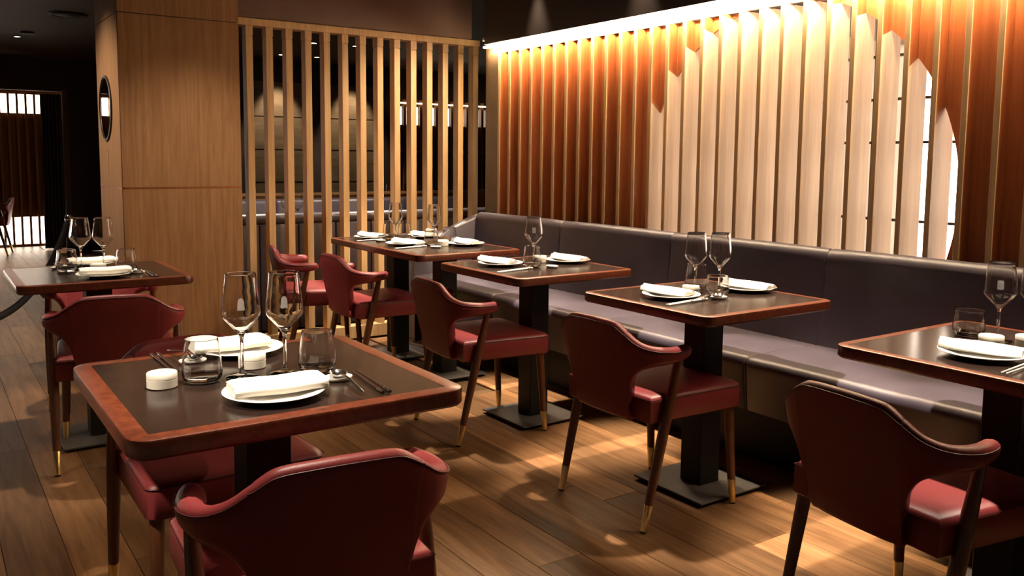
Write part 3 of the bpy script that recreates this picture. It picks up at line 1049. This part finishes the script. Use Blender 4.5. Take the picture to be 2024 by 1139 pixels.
# middle banquette table
plate(-2.345, 2.345, 'white plate on the chair side of the middle banquette table')
napkin(-2.365, 2.340, 0.25, 'napkin on the chair-side plate of the middle banquette table', 'fan', 0.0160)
plate(-2.315, 2.735, 'white plate on the bench side of the middle banquette table')
napkin(-2.31, 2.74, 0.2, 'napkin on the bench-side plate of the middle banquette table', 'fan', 0.0160)
wine(-2.395, 2.526, 'left of the two crossing wine glasses on the middle banquette table')
wine(-2.337, 2.600, 'right of the two crossing wine glasses on the middle banquette table')
tumbler(-2.452, 2.592, 'tall tumbler behind the left wine glass on the middle banquette table')
tumbler(-2.282, 2.530, 'low wide tumbler before the bench-side plate of the middle banquette table', True)
pot(-2.362, 2.468, 'small white pot beside the chair-side plate of the middle banquette table')
pair(-2.205, 2.195, -2.23, 2.42, 'pale silvery chopstick at the front edge of the middle banquette table')
rest(-2.225, 2.475, 1.4, 'white spoon rest at the tip of the chopsticks on the middle banquette table')
spoon(-2.225, 2.470, ang(0, 0, 0.03, -0.3), 'spoon beside the chopsticks on the middle banquette table')
# right-hand table
plate(-1.175, 2.345, 'white plate on the chair side of the right-hand table')
napkin(-1.18, 2.345, 0.35, 'napkin on the chair-side plate of the right-hand table', 'fan', 0.0160)
plate(-1.085, 2.757, 'white plate on the bench side of the right-hand table, cut by the frame', 0.9)
napkin(-1.118, 2.757, 0.05, 'napkin on the bench-side plate of the right-hand table', 'fan', 0.0160)
wine(-1.262, 2.600, 'wine glass with a painted reflection on the right-hand table', 'square', 0.94)
wine(-1.188, 2.660, 'wine glass cut off by the right edge of the photo')
tumbler(-1.346, 2.597, 'low tumbler left of the wine glass on the right-hand table', True)
pot(-1.225, 2.49, 'small white pot in front of the wine glass on the right-hand table')
pot(-1.165, 2.575, 'second small white pot on the right-hand table, nearer the bench')
pair(-1.035, 2.185, -1.05, 2.40, 'pale silvery chopstick at the front edge of the right-hand table')
rest(-1.08, 2.50, 1.4, 'white spoon rest on the right-hand table')
# long table by the screen
plate(-5.09, 2.395, 'white plate at the far chair place of the long table')
napkin(-5.09, 2.395, 0.3, 'napkin on the plate at the far chair place of the long table', 'fan', 0.0160)
plate(-4.61, 2.385, 'white plate at the near chair place of the long table')
napkin(-4.59, 2.395, 0.4, 'napkin on the plate at the near chair place of the long table', 'fan', 0.0160)
plate(-4.98, 2.725, 'white plate at the far bench place of the long table')
napkin(-4.98, 2.725, 0.3, 'napkin on the plate at the far bench place of the long table', 'fan', 0.0160)
plate(-4.42, 2.700, 'white plate at the near bench place of the long table')
napkin(-4.44, 2.705, 0.1, 'napkin on the plate at the near bench place of the long table', 'fan', 0.0160)
wine(-4.90, 2.475, 'far wine glass on the long table')
wine(-4.60, 2.585, 'near wine glass on the long table')
tumbler(-4.985, 2.475, 'left tumbler beside the far wine glass on the long table')
tumbler(-4.955, 2.565, 'right tumbler beside the far wine glass on the long table')
tumbler(-4.53, 2.525, 'front tumbler beside the near wine glass on the long table')
tumbler(-4.55, 2.66, 'rear tumbler beside the near wine glass on the long table')
pot(-4.46, 2.565, 'small white pot before the near bench plate on the long table')
pair(-4.94, 2.235, -4.98, 2.42, 'pale silvery chopstick right of the far chair plate on the long table')
pair(-4.42, 2.235, -4.46, 2.44, 'pale silvery chopstick right of the near chair plate on the long table')
rest(-4.88, 2.36, 0.5, 'white spoon rest at the far chair place of the long table')
rest(-4.38, 2.47, 0.5, 'white spoon rest at the near chair place of the long table')

# ------------------------------------------------------------------ booth behind the screen
bh = thing('booth_bench', 'dark blue bench with a channelled back seen from behind through the screen posts', 'banquette', (-5.92, 0, 0))
y0 = 1.66
for k in range(9):
    ya, yb = y0 + 0.28 * k, y0 + 0.28 * (k + 1)
    b = BM(); box(b, -0.05, 0.02, ya + 0.002, yb - 0.002, 0.05, 0.80, 0.012, 2)
    obj('back_channel', b, 'blue_leather', bh)
b = BM()
tube(b, [(-0.015, y0, 0.835), (-0.015, y0 + 2.52, 0.835)], 0.038, 14)
obj('back_roll', b, 'blue_leather', bh)
b = BM(); box(b, -0.55, -0.06, y0, y0 + 2.52, 0.05, 0.45, 0.02, 2)
obj('seat', b, 'blue_leather', bh)
b2 = thing('rear_bench', 'dark blue bench against the wooden ledge deep in the booth', 'banquette', (-7.25, 0, 0))
for k in range(4):
    ya = 1.9 + 0.62 * k
    b = BM(); box(b, -0.10, 0.02, ya + 0.002, ya + 0.618, 0.42, 0.90, 0.03, 3)
    obj('back_cushion', b, 'blue_leather', b2)
b = BM(); box(b, -0.10, 0.48, 1.9, 4.38, 0.05, 0.43, 0.03, 2)
obj('seat', b, 'blue_leather', b2)
lg = thing('wooden_ledge', 'brown wooden half-height partition behind the rear bench', 'partition', (-7.42, 0, 0))
b = BM(); box(b, -0.05, 0.05, 1.9, 4.85, 0, 0.925)
obj('panel', b, 'ledge_wood', lg, smooth=False)
b = BM(); box(b, -0.07, 0.065, 1.88, 4.87, 0.925, 0.95, 0.003, 1)
obj('cap_board', b, 'ledge_wood', lg, smooth=False)
b = BM(); box(b, -0.07, 0.065, 4.852, 4.94, 0, 0.925, 0.003, 1)
obj('end_post', b, 'oak_post', lg, smooth=False)
make_table('square booth table behind the screen posts with two wine glasses', (-6.62, 2.45, 0), 0.68, 0.68, 0.03, 0.036, (0.0,), g)
wine(-6.60, 2.385, 'left wine glass on the booth table seen between the screen posts')
wine(-6.60, 2.475, 'right wine glass on the booth table seen between the screen posts')
plate(-6.45, 2.22, 'white plate on the booth table behind the screen')
make_table('dark table beyond the ledge with four wine glasses', (-8.3, 4.35, 0), 1.2, 0.68, 0.03, 0.036, (-0.3, 0.3), g)
for x, y, n in ((-8.3, 4.12, 'first'), (-8.3, 4.28, 'second'), (-8.3, 4.46, 'third'), (-8.3, 4.62, 'fourth')):
    wine(x, y, n + ' wine glass from the left on the table beyond the ledge')
make_table('square booth table at the right end of the booth, behind the screen', (-6.62, 3.75, 0), 0.68, 0.68, 0.03, 0.036, (0.0,), g)

# rear wall with two lit panels and a clerestory window strip
CW0, CW1, CZ0, CZ1 = 5.45, 7.2, 1.72, 1.97
b = BM()
XB = -10.8
box(b, XB - 0.1, XB, 2.1, CW0, 0, CEIL)
box(b, XB - 0.1, XB, CW1, 8.6, 0, CEIL)
box(b, XB - 0.1, XB, CW0, CW1, 0, CZ0)
box(b, XB - 0.1, XB, CW0, CW1, CZ1, CEIL)
wr = struct('wall_back', b, 'dark_paint', 'dark rear wall with two lit bronze panels beyond the booth')
for y in (3.42, 4.42):
    b = BM(); box(b, XB + 0.001, XB + 0.025, y, y + 0.74, 0.55, 2.2)
    obj('panel', b, 'bronze_panel', wr, smooth=False)
    for z in (0.95, 1.36, 1.77):
        b = BM(); box(b, XB + 0.025, XB + 0.028, y, y + 0.74, z - 0.004, z + 0.004)
        obj('panel_joint', b, 'dark_bronze', wr, smooth=False)
w2 = thing('window_2', 'strip of bright high window beyond the booth at the right of the screen', 'window', kind='structure')
b = BM(); box(b, XB - 0.06, XB - 0.055, CW0, CW1, CZ0, CZ1)
obj('pane', b, 'pane', w2, smooth=False)
b = BM()
for k in range(8):
    y = CW0 + (CW1 - CW0) * k / 7
    box(b, XB - 0.05, XB - 0.02, y - 0.012, y + 0.012, CZ0, CZ1)
obj('mullion', b, 'mullion', w2, smooth=False)
rs = thing('rear_slatted_wall', 'dark brown vertical slats under the high window beyond the booth', 'wall panel', (XB + 0.05, 0, 0))
b = BM(); box(b, 0, 0.07, -0.02, 0.02, 0.0, 2.06, 0.002, 1)
rsm = mesh_of('slat', b, 'rear_oak', False)
for k in range(15):
    put('slat', rsm, rs, (0, 5.42 + 0.125 * k, 0))
b = BM(); box(b, 0.07, 0.085, 5.35, 7.3, 1.34, 1.37)
obj('cross_rail', b, 'rear_oak', rs, smooth=False)
b = BM(); box(b, 0.07, 0.095, 5.35, 7.3, 2.0, 2.018)
obj('light_rail', b, 'led_dim', rs, smooth=False)

# ------------------------------------------------------------------ far room at the left
XD = -12.6
b = BM()
box(b, XD - 0.12, XD, 1.60, 2.2, 0, CEIL)
box(b, XD - 0.12, XD, -3.5, 1.60, 2.075, CEIL)
struct('wall_doorway', b, 'dark_paint', 'dark wall and lintel around the opening to the far room')
b = BM(); box(b, -12.6, -10.9, 2.1, 2.2, 0, CEIL)
struct('wall_corridor', b, 'dark_paint', 'dark wall beside the aisle behind the pillar')
b = BM(); box(b, XD, XD + 0.02, 1.60, 1.66, 0, 2.10)
struct('trim_4', b, 'brown_paint', 'thin brown door lining right of the far-room curtain', 'door lining')
XF = -13.75
b = BM()
box(b, XF - 0.1, XF, 1.55, 2.2, 0, CEIL)
box(b, XF - 0.1, XF, -3.5, 1.55, 2.09, CEIL)
box(b, XF - 0.1, XF, -3.5, 1.55, 0.40, 1.83)
box(b, XF - 0.1, XF, -3.5, 1.55, -0.02, 0.02)
struct('wall_far', b, 'rear_oak', 'far wall of the far room behind the copper slats')
w3 = thing('window_3', 'bright window bands above and below the far copper slats', 'window', kind='structure')
b = BM(); box(b, XF - 0.06, XF - 0.055, -3.5, 1.55, 1.83, 2.09)
obj('pane', b, 'pane', w3, smooth=False)
b = BM(); box(b, XF - 0.06, XF - 0.055, -3.5, 1.55, 0.02, 0.40)
obj('pane', b, 'pane', w3, smooth=False)
fs = thing('far_slatted_wall', 'copper-brown vertical slats across the far-room window', 'wall panel', (XF + 0.005, 0, 0))
b = BM(); box(b, 0, 0.07, -0.014, 0.014, 0.02, 2.09, 0.002, 1)
fsm = mesh_of('slat', b, 'rear_oak', False)
for k in range(34):
    put('slat', fsm, fs, (0, 1.50 - 0.105 * k, 0))
# dark curtain
b = BM()
pts = []
n = 60
for k in range(n + 1):
    u = k / n
    pts.append((-13.0 + 0.035 * math.sin(u * 2 * PI * 7), 1.38 + 0.30 * u))
ring0 = [b.verts.new((px, py, 0.02)) for px, py in pts]
ring1 = [b.verts.new((px, py + 0.01, 2.06)) for px, py in pts]
ring2 = [b.verts.new((px - 0.012, py, 0.02)) for px, py in pts]
ring3 = [b.verts.new((px - 0.012, py + 0.01, 2.06)) for px, py in pts]
for k in range(n):
    b.faces.new((ring0[k], ring0[k + 1], ring1[k + 1], ring1[k]))
    b.faces.new((ring2[k], ring3[k], ring3[k + 1], ring2[k + 1]))
    b.faces.new((ring1[k], ring1[k + 1], ring3[k + 1], ring3[k]))
    b.faces.new((ring0[k], ring2[k], ring2[k + 1], ring0[k + 1]))
b.faces.new((ring0[0], ring1[0], ring3[0], ring2[0]))
b.faces.new((ring0[n], ring2[n], ring3[n], ring1[n]))
tag(obj('curtain', b, 'drape', angle=80), 'dark pleated curtain hanging right of the far-room window', 'curtain')

# rope barrier by the aisle
st = thing('barrier_post', 'slim dark barrier post behind the table by the pillar', 'barrier post', (-6.0, 0.775, 0))
b = BM(); lathe(b, [(0, 0), (0.15, 0), (0.155, 0.008), (0.15, 0.018), (0.03, 0.03), (0, 0.03)], 32)
obj('base', b, 'black_steel', st)
b = BM(); lathe(b, [(0, 0.03), (0.02, 0.03), (0.02, 0.82), (0, 0.82)], 18)
obj('pole', b, 'black_steel', st)
b = BM(); lathe(b, [(0, 0.82), (0.03, 0.82), (0.033, 0.835), (0.02, 0.85), (0.024, 0.862), (0.026, 0.88), (0.016, 0.896), (0, 0.90)], 18)
obj('finial', b, 'steel', st)
b = BM()
A, B_, K = Vector((-5.97, 0.76, 0.845)), Vector((-4.3, -0.35, 0.80)), Vector((-5.1, 0.36, 0.02))
pp = []
for k in range(25):
    u = k / 24
    pp.append((1 - u) ** 2 * A + 2 * u * (1 - u) * K + u * u * B_)
tube(b, pp, 0.019, 12)
tag(obj('barrier_rope', b, 'rope'), 'thick black rope sagging across the aisle behind the table by the pillar', 'rope')

# ------------------------------------------------------------------ ceiling fittings
def downlight(x, y, label):
    t = thing('ceiling_downlight', label, 'ceiling light', (x, y, CEIL), 0, 'recessed ceiling spotlights')
    b = BM(); lathe(b, [(0.028, 0.0), (0.046, 0.0), (0.047, -0.004), (0.044, -0.006), (0.029, -0.004), (0.028, 0.0)], 24)
    obj('trim_ring', b, 'dark_bronze', t)
    b = BM(); lathe(b, [(0, -0.0025), (0.028, -0.0025), (0.028, 0.0), (0, 0.0)], 20)
    obj('lens', b, 'lamp_lens', t)
    return t
downlight(-10.43, 0.935, 'small bright recessed spotlight in the ceiling left of the pillar')
downlight(-8.99, 3.58, 'recessed spotlight behind the screen, highest of the four')
downlight(-10.25, 3.67, 'recessed spotlight behind the screen, leftmost of the four')
downlight(-10.23, 4.11, 'recessed spotlight behind the screen, lower one of the middle two')
downlight(-8.95, 4.04, 'recessed spotlight behind the screen, rightmost of the four')
for x, y, where in ((-5.05, 2.57, 'over the far half of the long table by the screen'), (-4.25, 2.57, 'over the near half of the long table by the screen'),
                    (-3.40, 2.57, 'over the single-wine-glass table'), (-2.30, 2.57, 'over the middle banquette table'), (-1.20, 2.57, 'over the right-hand table'),
                    (-2.10, 0.72, 'over the nearest table'), (-4.25, 0.66, 'over the table by the oak pillar'), (-1.62, -0.75, 'left of the nearest table'),
                    (-3.6, -0.45, 'over the aisle left of the tables'), (-5.6, -0.4, 'over the aisle level with the pillar'), (-7.4, 0.1, 'over the aisle beyond the pillar')):
    t = downlight(x, y, 'added unseen spotlight ' + where + ', above the frame')  # unseen fittings with glowing lenses, added for sparkle in the glasses
    t['group'] = 'added ceiling spotlights above the frame'
def ceiling_disc(name, x, y, r, label):
    t = thing(name, label, 'vent', (x, y, CEIL))
    b = BM(); lathe(b, [(0, -0.018), (r * 0.5, -0.018), (r * 0.55, -0.014), (r * 0.9, -0.012), (r, -0.006), (r, 0), (0, 0)], 40)
    obj('cover', b, 'black_steel', t)
    for k in range(3):
        b = BM(); rr = r * (0.6 + 0.12 * k)
        lathe(b, [(rr, -0.0135), (rr + 0.01, -0.0135), (rr + 0.01, -0.017), (rr, -0.017), (rr, -0.0135)], 40)
        obj('fin_ring', b, 'dark_bronze', t)
ceiling_disc('ceiling_vent', -8.5, 1.155, 0.16, 'dark round air vent in the ceiling left of the pillar')
ceiling_disc('smoke_detector', -10.0, 0.985, 0.06, 'small dark ceiling disc just behind the aisle spotlight')
